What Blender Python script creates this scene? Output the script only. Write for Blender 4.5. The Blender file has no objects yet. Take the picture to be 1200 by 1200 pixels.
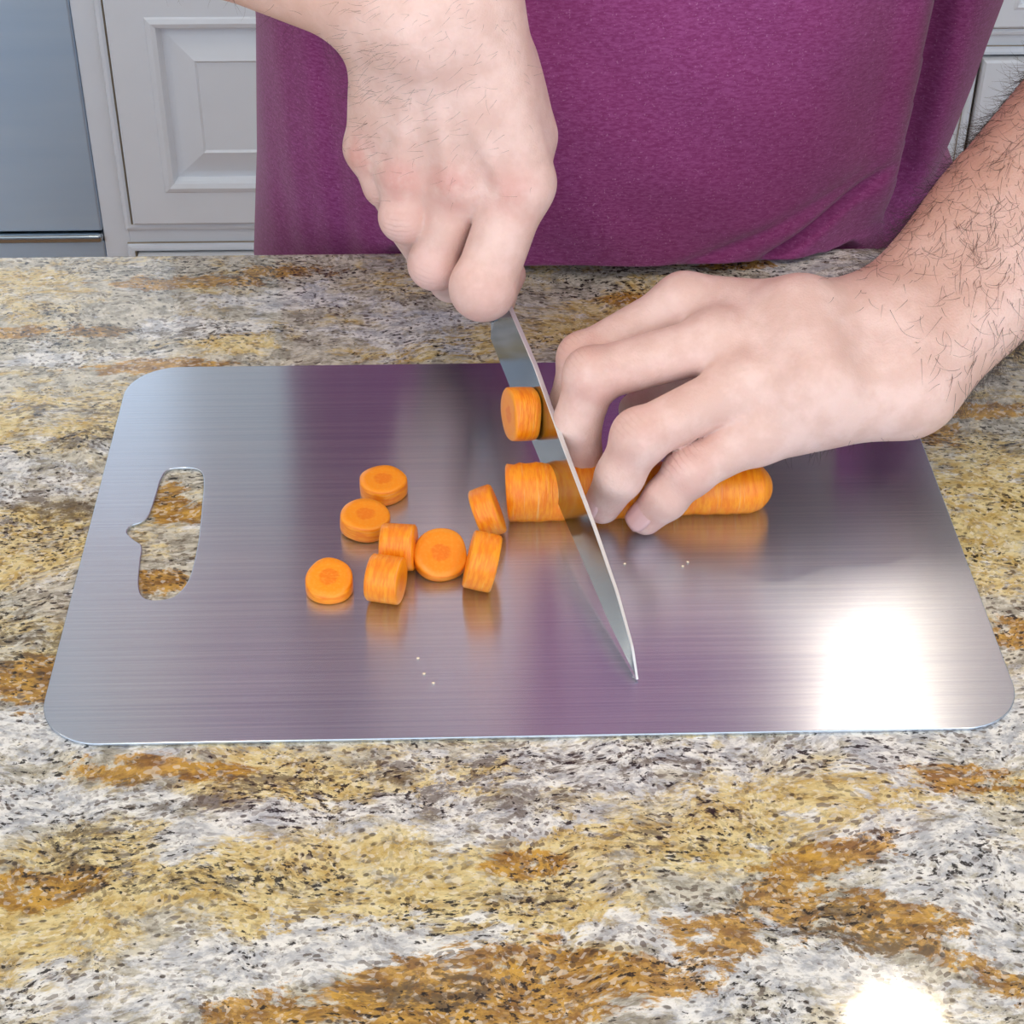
import bpy, bmesh, math, random
import numpy as np
from mathutils import Vector, Matrix

random.seed(4)
rng = np.random.default_rng(7)
scene = bpy.context.scene
C = scene.collection
PI = math.pi

# ------------------------------------------------------------------ camera
# counter top is z = 0, X to the right, Y away from the viewer
F_PX = 2090.0
PITCH, YAW, ROLL = math.radians(37.009), math.radians(2.043), math.radians(0.394)
CAM = np.array([-0.02834, -0.51762, 0.50468])
fw = np.array([math.sin(YAW) * math.cos(PITCH), math.cos(YAW) * math.cos(PITCH), -math.sin(PITCH)])
r0 = np.array([math.cos(YAW), -math.sin(YAW), 0.0])
u0 = np.cross(r0, fw)
rt = math.cos(ROLL) * r0 + math.sin(ROLL) * u0
up = -math.sin(ROLL) * r0 + math.cos(ROLL) * u0
cam_d = bpy.data.cameras.new('camera')
cam_d.sensor_fit = 'HORIZONTAL'
cam_d.sensor_width = 36.0
cam_d.lens = 36.0 * F_PX / 1200.0
cam_d.clip_start = 0.02
cam_o = bpy.data.objects.new('camera', cam_d)
C.objects.link(cam_o)
cam_o.matrix_world = Matrix(((rt[0], up[0], -fw[0], CAM[0]), (rt[1], up[1], -fw[1], CAM[1]),
                             (rt[2], up[2], -fw[2], CAM[2]), (0, 0, 0, 1)))
scene.camera = cam_o

# ------------------------------------------------------------------ world, lights, exposure
WORLD_COL, WORLD_STR = (0.80, 0.90, 1.0), 1.5
CAN_STR = 88.0
CAN_COL = (1.0, 0.83, 0.62)
w = bpy.data.worlds.new('daylight')
scene.world = w
w.use_nodes = True
w.node_tree.nodes['Background'].inputs[0].default_value = (*WORLD_COL, 1)
w.node_tree.nodes['Background'].inputs[1].default_value = WORLD_STR
vs = scene.view_settings
vs.view_transform = 'Standard'
vs.look = 'None'
vs.gamma = 1
vs.exposure = 0.42
vs.use_curve_mapping = False
scene.cycles.max_bounces = 5
scene.cycles.diffuse_bounces = 3
scene.cycles.glossy_bounces = 3


def ray(px, py):
    d = fw * F_PX + rt * (px - 600) - up * (py - 600)
    return d / np.linalg.norm(d)


def PZ(px, py, z=0.0):          # where the line of sight meets the height z
    d = ray(px, py)
    return CAM + d * ((z - CAM[2]) / d[2])


def PY(px, py, y):              # where it meets the upright plane at depth y
    d = ray(px, py)
    return CAM + d * ((y - CAM[1]) / d[1])


# ------------------------------------------------------------------ object helpers
def link(o, parent=None):
    C.objects.link(o)
    if parent is not None:
        o.parent = parent
    return o


def tag(o, label=None, cat=None, group=None, kind=None):
    if label: o['label'] = label
    if cat: o['category'] = cat
    if group: o['group'] = group
    if kind: o['kind'] = kind
    return o


def empty(name, loc=(0, 0, 0)):
    o = bpy.data.objects.new(name, None)
    o.location = loc
    o.empty_display_size = 0.05
    return link(o)


def mesh_obj(name, verts, faces, mats, parent=None, smooth=True, midx=None):
    me = bpy.data.meshes.new(name)
    if isinstance(verts, np.ndarray) and isinstance(faces, np.ndarray):
        nv, nf, k = len(verts), len(faces), faces.shape[1]
        me.vertices.add(nv)
        me.vertices.foreach_set('co', verts.astype(np.float32).ravel())
        me.loops.add(nf * k)
        me.loops.foreach_set('vertex_index', faces.astype(np.int32).ravel())
        me.polygons.add(nf)
        me.polygons.foreach_set('loop_start', np.arange(0, nf * k, k, dtype=np.int32))
        me.update(calc_edges=True)
        me.validate()
    else:
        me.from_pydata([tuple(map(float, v)) for v in verts], [], [tuple(map(int, f)) for f in faces])
        me.update()
    for m in (mats if isinstance(mats, (list, tuple)) else [mats]):
        me.materials.append(m)
    if midx is not None:
        me.polygons.foreach_set('material_index', np.asarray(midx, dtype=np.int32))
    if smooth:
        me.polygons.foreach_set('use_smooth', np.ones(len(me.polygons), dtype=bool))
    return link(bpy.data.objects.new(name, me), parent)


def bm_obj(name, bm, mats, parent=None, smooth=False):
    me = bpy.data.meshes.new(name)
    bm.normal_update()
    bm.to_mesh(me)
    bm.free()
    for m in (mats if isinstance(mats, (list, tuple)) else [mats]):
        me.materials.append(m)
    if smooth:
        me.polygons.foreach_set('use_smooth', np.ones(len(me.polygons), dtype=bool))
    return link(bpy.data.objects.new(name, me), parent)


def box_bm(x0, x1, y0, y1, z0, z1, bevel=0.0, seg=2):
    bm = bmesh.new()
    bmesh.ops.create_cube(bm, size=1.0)
    for v in bm.verts:
        v.co = Vector((x0 + (v.co.x + .5) * (x1 - x0), y0 + (v.co.y + .5) * (y1 - y0), z0 + (v.co.z + .5) * (z1 - z0)))
    if bevel:
        bmesh.ops.bevel(bm, geom=bm.edges[:], offset=bevel, segments=seg, affect='EDGES', profile=0.5)
    return bm


# ------------------------------------------------------------------ material helpers
class NT:
    def __init__(self, name):
        self.m = bpy.data.materials.new(name)
        self.m.use_nodes = True
        self.t = self.m.node_tree
        self.b = self.t.nodes['Principled BSDF']
        self._c = None

    def n(self, typ, **kw):
        nd = self.t.nodes.new(typ)
        for k, v in kw.items():
            setattr(nd, k, v)
        return nd

    def put(self, sock, v):
        if isinstance(v, bpy.types.NodeSocket):
            self.t.links.new(v, sock)
        elif isinstance(v, (tuple, list)) and len(v) == 3 and len(getattr(sock, 'default_value', ())) == 4:
            sock.default_value = (*v, 1)
        else:
            sock.default_value = v

    def coord(self, kind='Object'):
        if self._c is None:
            self._c = self.n('ShaderNodeTexCoord')
        return self._c.outputs[kind]

    def mapping(self, v, scale=(1, 1, 1), rot=(0, 0, 0), loc=(0, 0, 0)):
        nd = self.n('ShaderNodeMapping')
        self.put(nd.inputs['Vector'], v)
        nd.inputs['Scale'].default_value = scale
        nd.inputs['Rotation'].default_value = rot
        nd.inputs['Location'].default_value = loc
        return nd.outputs[0]

    def noise(self, v, scale, detail=4, rough=.5, dist=0.0, out='Fac'):
        nd = self.n('ShaderNodeTexNoise')
        self.put(nd.inputs['Vector'], v)
        nd.inputs['Scale'].default_value = scale
        nd.inputs['Detail'].default_value = detail
        nd.inputs['Roughness'].default_value = rough
        nd.inputs['Distortion'].default_value = dist
        return nd.outputs[out]

    def vor(self, v, scale, feature='F1', out='Distance', rand=1.0):
        nd = self.n('ShaderNodeTexVoronoi', feature=feature)
        self.put(nd.inputs['Vector'], v)
        nd.inputs['Scale'].default_value = scale
        nd.inputs['Randomness'].default_value = rand
        return nd.outputs[out]

    def math(self, op, a, b=0.0, c=0.0, clamp=False):
        nd = self.n('ShaderNodeMath', operation=op, use_clamp=clamp)
        self.put(nd.inputs[0], a)
        self.put(nd.inputs[1], b)
        self.put(nd.inputs[2], c)
        return nd.outputs[0]

    def vmath(self, op, a, b=(0, 0, 0)):
        nd = self.n('ShaderNodeVectorMath', operation=op)
        self.put(nd.inputs[0], a)
        self.put(nd.inputs[1], b)
        return nd.outputs[1] if op in ('LENGTH', 'DISTANCE', 'DOT_PRODUCT') else nd.outputs[0]

    def step(self, v, lo, hi):      # smooth 0..1 between lo and hi
        nd = self.n('ShaderNodeMapRange', interpolation_type='SMOOTHSTEP')
        self.put(nd.inputs['Value'], v)
        nd.inputs['From Min'].default_value = lo
        nd.inputs['From Max'].default_value = hi
        return nd.outputs[0]

    def mix(self, f, a, b, mode='MIX'):
        nd = self.n('ShaderNodeMix', data_type='RGBA', blend_type=mode)
        self.put(nd.inputs[0], f)
        self.put(nd.inputs[6], a)
        self.put(nd.inputs[7], b)
        return nd.outputs[2]

    def vec(self, x, y, z):
        nd = self.n('ShaderNodeCombineXYZ')
        for k, v in enumerate((x, y, z)):
            nd.inputs[k].default_value = v
        return nd.outputs[0]

    def attr(self, name):
        return self.n('ShaderNodeAttribute', attribute_name=name).outputs['Fac']

    def bump(self, h, strength=.3, dist=.001, normal=None):
        nd = self.n('ShaderNodeBump')
        self.put(nd.inputs['Height'], h)
        nd.inputs['Strength'].default_value = strength
        nd.inputs['Distance'].default_value = dist
        if normal is not None:
            self.put(nd.inputs['Normal'], normal)
        return nd.outputs[0]

    def set(self, **kw):
        for k, v in kw.items():
            self.put(self.b.inputs[k.replace('_', ' ')], v)
        return self.m


def srgb(r, g, b):
    f = lambda c: (c / 255 / 12.92) if c / 255 <= .04045 else ((c / 255 + .055) / 1.055) ** 2.4
    return (f(r), f(g), f(b))


rad_ = math.radians


# ------------------------------------------------------------------ materials
def make_granite():
    t = NT('granite')
    p = t.coord('Object')
    w1 = t.vmath('MULTIPLY', t.vmath('SUBTRACT', t.noise(p, 14.0, 3, .5, out='Color'), (.5, .5, .5)), (.035, .03, 0))
    q = t.vmath('ADD', p, w1)
    qs = t.mapping(q, scale=(.85, 1.55, 1), rot=(0, 0, rad_(-8)))          # drawn out along the flow
    A = lambda nm, k: t.math('MULTIPLY', t.attr(nm), k)
    n_straw = t.noise(qs, 24, 6, .68)
    n_rust = t.noise(t.mapping(qs, loc=(2, 5, 0)), 34, 6, .72)
    n_qz = t.noise(t.mapping(qs, loc=(7, 1, 0)), 30, 6, .7)
    n_sm = t.noise(t.mapping(q, scale=(.8, 1.9, 1), rot=(0, 0, rad_(-12)), loc=(3, 1, 0)), 34, 6, .78)
    n_mid = t.noise(qs, 95, 5, .7)
    grain = t.noise(t.mapping(q, scale=(1, 1.25, 1)), 260, 5, .8)
    brk = t.math('MULTIPLY', t.math('SUBTRACT', t.noise(t.mapping(qs, loc=(5, 5, 0)), 110, 4, .75), .5), .75)
    S = lambda n_, nm, k_: t.math('ADD', t.math('ADD', n_, brk), A(nm, k_))
    base = t.mix(t.step(n_mid, .38, .60), srgb(150, 144, 130), srgb(212, 205, 188))
    # straw feldspar clouds
    m = t.step(S(n_straw, 'straw', .15), .40, .60)
    col = t.mix(t.math('MULTIPLY', m, .88), base, t.mix(t.step(n_mid, .36, .62), srgb(200, 164, 84), srgb(228, 208, 148)))
    # milky quartz
    m = t.step(S(n_qz, 'quartz', .16), .49, .61)
    col = t.mix(t.math('MULTIPLY', m, .9), col, t.mix(t.step(n_mid, .40, .60), srgb(186, 188, 194), srgb(242, 240, 237)))
    # rust and ochre
    m = t.step(S(n_rust, 'rust', .30), .575, .68)
    och = t.mix(t.step(n_mid, .36, .64), srgb(138, 94, 34), srgb(206, 156, 56))
    col = t.mix(t.math('MULTIPLY', m, .92), col, och)
    # grain: every crystal a little lighter or darker
    col = t.mix(t.math('MULTIPLY', t.step(grain, .46, .32), .7), col, srgb(104, 90, 70))
    col = t.mix(t.math('MULTIPLY', t.step(grain, .58, .70), .6), col, srgb(246, 242, 234))
    vc = t.n('ShaderNodeTexVoronoi')
    t.put(vc.inputs['Vector'], t.mapping(q, scale=(1, 1.25, 1)))
    vc.inputs['Scale'].default_value = 540
    sx = t.n('ShaderNodeSeparateColor')
    t.put(sx.inputs[0], vc.outputs['Color'])
    col = t.mix(t.math('MULTIPLY', t.step(sx.outputs[0], .70, .98), .55), col, t.mix(.5, col, srgb(70, 52, 36)), 'MIX')
    col = t.mix(t.math('MULTIPLY', t.step(sx.outputs[1], .72, .98), .36), col, srgb(244, 240, 232))
    sp = t.math('MULTIPLY', t.step(sx.outputs[2], .84, .90), t.step(t.noise(t.mapping(qs, loc=(3, 3, 0)), 26, 4, .65), .40, .58))
    col = t.mix(t.math('MULTIPLY', sp, .7), col, srgb(84, 66, 52))
    # smoky smears
    m = t.step(S(n_sm, 'smoke', .12), .565, .68)
    col = t.mix(t.math('MULTIPLY', m, .75), col, srgb(92, 78, 62))
    # black mica flecks in drifts
    drift = t.step(t.math('ADD', t.noise(t.mapping(qs, loc=(1, 9, 0)), 19, 5, .65), A('smoke', .06)), .40, .60)
    k = t.noise(t.mapping(q, scale=(.75, 1.35, 1), rot=(0, 0, rad_(-14)), loc=(1.7, 0, 0)), 320, 4, .66)
    k1 = t.step(t.math('ADD', k, t.math('MULTIPLY', drift, .10)), .625, .69)
    col = t.mix(t.math('MULTIPLY', k1, .95), col, srgb(38, 33, 32))
    k2 = t.math('MULTIPLY', t.step(t.vor(t.mapping(q, scale=(.8, 1.2, 1)), 210), .26, .15), t.step(t.noise(p, 40, 3), .46, .58))
    col = t.mix(t.math('MULTIPLY', k2, .8), col, srgb(66, 54, 46))
    return t.set(Base_Color=col, Roughness=.06, Specular_IOR_Level=.5, IOR=1.5)


def make_steel_board():
    t = NT('brushed_steel')
    p = t.coord('Object')
    br = t.mapping(p, scale=(5, 900, 1))
    n1 = t.noise(br, 1.0, 3, .6)
    n2 = t.noise(t.mapping(p, scale=(14, 2600, 1), loc=(4, 2, 0)), 1.0, 2, .5)
    h = t.math('ADD', n1, t.math('MULTIPLY', n2, .6))
    rough = t.math('ADD', .21, t.math('MULTIPLY', n1, .06))
    col = t.mix(t.step(n1, .3, .7), srgb(194, 206, 224), srgb(210, 219, 232))
    return t.set(Base_Color=col, Metallic=1.0, Roughness=rough, Anisotropic=.92, Tangent=t.vec(0.0, 1.0, 0.0),
                 Normal=t.bump(h, .05, .0003))


def make_skin():
    t = NT('skin')
    p = t.coord('Object')
    mot = t.noise(p, 55, 4, .6)
    col = t.mix(t.step(mot, .35, .68), srgb(222, 183, 171), srgb(235, 200, 190))
    bl = t.math('MULTIPLY', t.attr('blush'), t.step(t.noise(p, 90, 3, .5), .25, .6))
    col = t.mix(t.math('MULTIPLY', bl, .8), col, srgb(205, 120, 112))
    tan = t.attr('tan')
    col = t.mix(t.math('MULTIPLY', tan, t.math('ADD', .55, t.math('MULTIPLY', t.noise(p, 30, 3), .6)), clamp=True), col, srgb(196, 142, 118))
    wv = t.math('ADD', t.math('MULTIPLY', t.attr('joint_s'), 2.3), t.math('MULTIPLY', t.noise(p, 160, 3, .6), 5.0))
    wv = t.step(t.math('SINE', wv), .45, 1.0)
    crease = t.math('MULTIPLY', wv, t.step(t.attr('crease'), .30, .75))
    col = t.mix(t.math('MULTIPLY', crease, .42), col, srgb(186, 118, 106))
    pore = t.vor(p, 900)
    fine = t.noise(p, 420, 3, .6)
    h = t.math('ADD', t.math('MULTIPLY', pore, .5), fine)
    b1 = t.bump(h, .34, .0007)
    b2 = t.bump(t.math('MULTIPLY', crease, -1.0), .55, .0008, b1)
    return t.set(Base_Color=col, Roughness=.47, Subsurface_Weight=.18, Subsurface_Radius=(.006, .002, .001), Subsurface_Scale=1.0,
                 Specular_IOR_Level=.42, Normal=b2)


def make_shirt_mat():
    t = NT('plum_jersey')
    p = t.coord('Object')
    kn = t.noise(t.mapping(p, scale=(1, 1, 2.2)), 650, 2, .5)
    he = t.noise(t.mapping(p, scale=(1, 1, 3.2)), 260, 4, .7)
    col = t.mix(t.step(he, .35, .7), srgb(128, 48, 102), srgb(154, 76, 132))
    col = t.mix(t.math('MULTIPLY', t.step(t.noise(p, 900, 1), .66, .74), .45), col, srgb(196, 140, 178))
    col = t.mix(t.math('MULTIPLY', t.step(t.noise(p, 9, 3), .4, .7), .25), col, srgb(134, 46, 98))
    return t.set(Base_Color=col, Roughness=.9, Specular_IOR_Level=.2, Sheen_Weight=.25, Sheen_Roughness=.5, Normal=t.bump(kn, .35, .0008))


def make_carrot(name='carrot_flesh'):
    # local Z is the root's axis; flat cut faces show rings and a core
    t = NT(name)
    p = t.coord('Object')
    sep = t.n('ShaderNodeSeparateXYZ')
    t.put(sep.inputs[0], p)
    rad = t.vmath('LENGTH', t.vmath('MULTIPLY', p, (1, 1, 0)))
    rad = t.math('ADD', rad, t.math('MULTIPLY', t.math('SUBTRACT', t.noise(p, 260, 3), .5), .003))
    face = t.attr('cut')
    inner = t.mix(t.step(rad, .0035, .0048), srgb(244, 126, 2), srgb(253, 148, 10))
    inner = t.mix(t.math('MULTIPLY', t.step(rad, .0095, .0112), .7), inner, srgb(250, 160, 48))
    inner = t.mix(t.math('MULTIPLY', t.step(t.noise(p, 700, 2), .45, .7), .35), inner, srgb(252, 168, 60))
    skin = t.mix(t.step(t.noise(t.mapping(p, scale=(1, 1, 6)), 120, 4, .65), .35, .65), srgb(242, 124, 4), srgb(253, 156, 24))
    skin = t.mix(t.math('MULTIPLY', t.step(t.noise(t.mapping(p, scale=(.35, .35, 9), loc=(1, 2, 3)), 95, 3, .6), .60, .70), .55), skin, srgb(246, 190, 120))
    col = t.mix(face, skin, inner)
    h = t.noise(t.mapping(p, scale=(.6, .6, 6)), 160, 3, .6)
    return t.set(Base_Color=col, Roughness=.36,
                 Normal=t.bump(h, .35, .0012))


def plain(name, col, rough=.5, metal=0.0, var=.06, scale=40, bump=0.0, **kw):
    t = NT(name)
    p = t.coord('Object')
    n = t.noise(p, scale, 3, .5)
    c2 = tuple(max(0, c * (1 - var * 2)) for c in col)
    args = dict(Base_Color=t.mix(n, col, c2), Roughness=rough, Metallic=metal)
    if bump:
        args['Normal'] = t.bump(t.noise(p, scale * 6, 3, .5), bump, .001)
    args.update(kw)
    return t.set(**args)


M_granite = make_granite()
M_steel = make_steel_board()
M_skin = make_skin()
M_shirt = make_shirt_mat()
M_carrot = make_carrot()
M_white = plain('white_cabinet_paint', srgb(224, 231, 242), .42, var=.03, scale=18)
M_glaze = plain('umber_glaze', srgb(168, 152, 130), .5, var=.12, scale=30)
M_nail = plain('fingernail', srgb(232, 186, 184), .3, var=.04)
M_hair = plain('dark_hair', srgb(66, 50, 44), .5, var=.2)
M_handle = plain('black_handle', srgb(28, 27, 28), .4)
M_wall = plain('cream_wall_paint', srgb(216, 216, 216), .7, var=.03)
M_ceil = plain('white_ceiling_paint', srgb(226, 224, 220), .8, var=.02)
M_trim = plain('white_light_trim', srgb(236, 235, 232), .4, var=.02)
M_denim = plain('dark_denim', srgb(46, 56, 84), .85, var=.2, scale=300)
M_water = plain('pale_carrot_bit', srgb(250, 226, 200), .2, var=.05)


def make_floor_mat():
    t = NT('oak_floor')
    p = t.coord('Object')
    g = t.noise(t.mapping(p, scale=(2, 30, 1)), 3, 5, .6)
    return t.set(Base_Color=t.mix(g, srgb(206, 160, 116), srgb(178, 128, 86)), Roughness=.3)


def make_appliance_mat():
    t = NT('stainless_panel')
    p = t.coord('Object')
    n = t.noise(t.mapping(p, scale=(3, 1, 420)), 1, 3, .6)
    big = t.noise(t.mapping(p, scale=(.6, 1, 5)), 3, 3, .5)
    return t.set(Base_Color=t.mix(big, srgb(160, 188, 220), srgb(198, 216, 232)), Metallic=1.0, Roughness=.5, Anisotropic=.6,
                 Tangent=t.vec(0.0, 0.0, 1.0), Normal=t.bump(n, .06, .0005))


def make_blade_mat():
    t = NT('knife_steel')
    p = t.coord('Object')
    n = t.noise(t.mapping(p, scale=(40, 40, 900)), 1, 2, .5)
    return t.set(Base_Color=srgb(164, 174, 182), Metallic=1.0, Roughness=t.math('ADD', .11, t.math('MULTIPLY', n, .06)))


M_floor = make_floor_mat()
tg = NT('window_glass')
mx = tg.n('ShaderNodeMixShader')
tg.put(mx.inputs[0], .06)
tg.put(mx.inputs[1], tg.n('ShaderNodeBsdfTransparent').outputs[0])
gl_ = tg.n('ShaderNodeBsdfGlossy')
gl_.inputs['Roughness'].default_value = .02
tg.put(mx.inputs[2], gl_.outputs[0])
tg.put(tg.t.nodes['Material Output'].inputs['Surface'], mx.outputs[0])
M_glass = tg.m
M_appl = make_appliance_mat()
M_blade = make_blade_mat()
M_spine = plain('ground_steel_spine', srgb(236, 236, 238), .6, metal=1.0, var=.02)
t_ = NT('warm_lamp_glow')
M_lamp = t_.set(Base_Color=(1, 1, 1), Emission_Color=CAN_COL, Emission_Strength=CAN_STR)

# ------------------------------------------------------------------ room
ZF, ZC = -0.92, 1.80        # floor and ceiling measured from the counter top
YB = 1.75                   # front of the cabinets along the far wall
floor = tag(bm_obj('floor', box_bm(-3.2, 3.2, -1.4, 2.4, ZF - .05, ZF), M_floor), 'oak floor of the kitchen', kind='structure')
WX0, WX1, WZ0, WZ1 = -1.75, -.50, .16, 1.52       # window over the sink
bm = bmesh.new()
for (x0, x1, z0, z1) in ((-3.2, WX0, ZF, ZC), (WX1, 3.2, ZF, ZC), (WX0, WX1, ZF, WZ0), (WX0, WX1, WZ1, ZC)):
    b2 = box_bm(x0, x1, 2.36, 2.46, z0, z1)
    m2 = bpy.data.meshes.new('tmp')
    b2.to_mesh(m2)
    b2.free()
    bm.from_mesh(m2)
    bpy.data.meshes.remove(m2)
wall = tag(bm_obj('wall_back', bm, M_wall), 'pale kitchen wall behind the cabinets', kind='structure')
tag(bm_obj('wall_left', box_bm(-3.3, -3.2, -1.4, 2.46, ZF, ZC + .03), M_wall), 'pale kitchen wall at the left', kind='structure')
tag(bm_obj('wall_right', box_bm(3.2, 3.3, -1.4, 2.46, ZF, ZC + .03), M_wall), 'pale kitchen wall at the right', kind='structure')
win = empty('window_1', ((WX0 + WX1) / 2, 2.40, WZ0))
tag(win, 'white framed window in the far wall', kind='structure')
ww, wh = (WX1 - WX0) / 2, WZ1 - WZ0
for (x0, x1, z0, z1) in ((-ww, -ww + .05, 0, wh), (ww - .05, ww, 0, wh), (-ww + .05, ww - .05, 0, .05), (-ww + .05, ww - .05, wh - .05, wh), (-.02, .02, .05, wh - .05)):
    bm_obj('window_frame', box_bm(x0, x1, -.03, .03, z0, z1, .003), M_trim, win)
for x0, x1 in ((-ww + .05, -.02), (.02, ww - .05)):
    bm_obj('window_pane', box_bm(x0, x1, -.003, .003, .05, wh - .05), M_glass, win)
ceil = tag(bm_obj('ceiling', box_bm(-3.2, 3.2, -1.4, 2.46, ZC + .03, ZC + .08), M_ceil), 'white kitchen ceiling', kind='structure')

# recessed ceiling lamps
gp = PZ(1050, 1204, 0)
hd = (gp - CAM)[:2]
hd = hd / (CAM[2])
lamp_main = (gp[0] + hd[0] * ZC, gp[1] + hd[1] * ZC)


def can_light(x, y, label):
    t = empty('ceiling_light', (x, y, ZC))
    tag(t, label, 'lamp', 'recessed ceiling lamps')
    bm = bmesh.new()
    n = 40
    prof = [(.098, .03), (.098, 0), (.094, -.004), (.082, -.004), (.070, .0), (.070, .03)]
    rings = [[bm.verts.new((r * math.cos(2 * PI * k / n), r * math.sin(2 * PI * k / n), z)) for k in range(n)] for r, z in prof]
    for a, b in zip(rings, rings[1:]):
        for k in range(n):
            bm.faces.new((a[k], b[k], b[(k + 1) % n], a[(k + 1) % n]))
    bm_obj('trim_ring', bm, M_trim, t, True)
    bm = bmesh.new()
    bmesh.ops.create_circle(bm, cap_ends=True, segments=n, radius=.070)
    for f in bm.faces:
        if f.normal.z > 0:
            f.normal_flip()
    for v in bm.verts:
        v.co.z = .004
    bm_obj('bulb_disc', bm, M_lamp, t)


can_light(lamp_main[0], lamp_main[1], 'round recessed ceiling lamp mirrored in the granite at lower right')
can_light(-1.35, .95, 'round recessed ceiling lamp towards the stainless appliance')
can_light(-.45, -.55, 'round recessed ceiling lamp above the near left of the island')
can_light(.85, -.55, 'round recessed ceiling lamp above the near right of the island')


# ------------------------------------------------------------------ cabinets
def panel_rings(x0, x1, z0, z1, prof, glaze_from):
    """concentric rectangles: prof = [(inset, y)], y towards the viewer is negative; the faces listed in glaze_from are glazed"""
    V, Fc, mi = [], [], []
    for ins, y in prof:
        V += [(x0 + ins, y, z0 + ins), (x1 - ins, y, z0 + ins), (x1 - ins, y, z1 - ins), (x0 + ins, y, z1 - ins)]
    for r in range(len(prof) - 1):
        for k in range(4):
            a, b = r * 4 + k, r * 4 + (k + 1) % 4
            Fc.append((a, b, b + 4, a + 4))
            mi.append(1 if r in glaze_from else 0)
    e = (len(prof) - 1) * 4
    Fc.append((e, e + 1, e + 2, e + 3))
    mi.append(0)
    Fc.append((3, 2, 1, 0))
    mi.append(0)
    return V, Fc, mi


DOOR = [(0, 0), (0, -.017), (.003, -.020), (.050, -.020), (.052, -.022), (.058, -.024), (.064, -.022), (.066, -.016), (.0695, -.010), (.0725, -.010),
        (.078, -.011), (.104, -.019), (.110, -.021), (.113, -.0185), (.116, -.0185)]
DOOR_GL = ()
DRAWER = [(0, 0), (0, -.017), (.003, -.020), (.026, -.020), (.030, -.022), (.034, -.020), (.036, -.013), (.040, -.013), (.046, -.017), (.05, -.018)]


def cabinet(name, label, x0, x1, fronts, y=YB, depth=.58):
    """base cabinet with a face frame; fronts = [(z0, z1, kind)], heights above the floor"""
    t = empty(name, ((x0 + x1) / 2, y, ZF))
    tag(t, label, 'cabinet', 'white base cabinets along the far wall')
    ox, oy, oz = t.location
    W = (x1 - x0) / 2
    bm_obj('carcass', box_bm(-W, W, .02, depth, .10, .88), M_white, t)
    bm_obj('toe_kick', box_bm(-W, W, .075, .09, 0, .10), M_white, t)
    s = .036
    bm_obj('frame_stile', box_bm(-W, -W + s, 0, .02, .10, .88, .001), M_white, t)
    bm_obj('frame_stile', box_bm(W - s, W, 0, .02, .10, .88, .001), M_white, t)
    zs = [.10] + [v for f in fronts for v in f[:2]] + [.88]
    for i in range(0, len(zs), 2):
        if zs[i + 1] - zs[i] > .004:
            bm_obj('frame_rail', box_bm(-W + s, W - s, 0, .02, zs[i], zs[i + 1], .001), M_white, t)
    for z0, z1, kind in fronts:
        # bead moulding round the opening
        B = [(0, 0), (0, -.005), (.002, -.008), (.006, -.009), (.010, -.008), (.012, -.004), (.012, .0)]
        V, Fc, mi = panel_rings(-W + s - .004, W - s + .004, z0 - .004, z1 + .004, B, (0, 4, 5))
        Fc, mi = Fc[:-2], mi[:-2]
        mesh_obj('bead_moulding', V, Fc, [M_white, M_glaze], t, False, mi)
        V, Fc, mi = panel_rings(-W + s + .0105, W - s - .0105, z0 + .0105, z1 - .0105, DOOR if kind == 'door' else DRAWER, DOOR_GL)
        mesh_obj(kind if kind == 'door' else 'drawer_front', V, Fc, [M_white, M_glaze], t, False, mi)
    return t


xl = PY(81, 0, YB)[0]
hz = lambda px, py: PY(px, py, YB)[2] - ZF
cab_l = cabinet('base_cabinet', 'white raised panel cabinet to the left of the purple shirt', xl, xl + .46,
                [(.112, hz(200, 286), 'drawer'), (hz(200, 264), hz(200, -40), 'door'), (hz(200, -62), .868, 'drawer')])
xr = PY(1150, 62, YB)[0]
cabinet('base_cabinet', 'white raised panel cabinet directly behind the person', xl + .462, xr - .048, [(.14, .70, 'door'), (.725, .86, 'drawer')])
cabinet('base_cabinet', 'white beaded cabinet glimpsed right of the shirt above the hairy forearm', xr - .046, xr + .50,
        [(.13, hz(1180, 56), 'door'), (hz(1180, 36), .86, 'drawer')])

# stainless appliance at the left
ap = empty('dishwasher', (xl - .3005, YB, ZF))
tag(ap, 'brushed stainless dishwasher at the far left beside the white cabinet', 'dishwasher')
zb = hz(60, 270)
bm_obj('body', box_bm(-.30, .30, .03, .57, .02, .87), M_handle, ap)
bm_obj('door_panel', box_bm(-.300, .300, -.004, .03, zb, .75, .003), M_appl, ap)
bm_obj('control_strip', box_bm(-.298, .298, -.012, .03, .755, .868, .004), M_appl, ap)
bm = bmesh.new()
bmesh.ops.create_cone(bm, cap_ends=True, segments=20, radius1=.011, radius2=.011, depth=.5)
bmesh.ops.rotate(bm, verts=bm.verts, matrix=Matrix.Rotation(PI / 2, 3, 'Y'))
bmesh.ops.translate(bm, verts=bm.verts, vec=(0, -.055, .69))
hnd = bm_obj('handle', bm, M_appl, ap, True)
bm_obj('handle_post', box_bm(-.235, -.215, -.055, -.01, .682, .698, .002), M_appl, hnd)
bm_obj('handle_post', box_bm(.215, .235, -.055, -.01, .682, .698, .002), M_appl, hnd)
bm_obj('bottom_trim', box_bm(-.300, .300, -.012, .03, zb - .016, zb - .002, .006, 4), M_blade, ap, True)
bm_obj('kick_plate', box_bm(-.300, .300, .0, .03, .0, zb - .017, .003), M_appl, ap)

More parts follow.
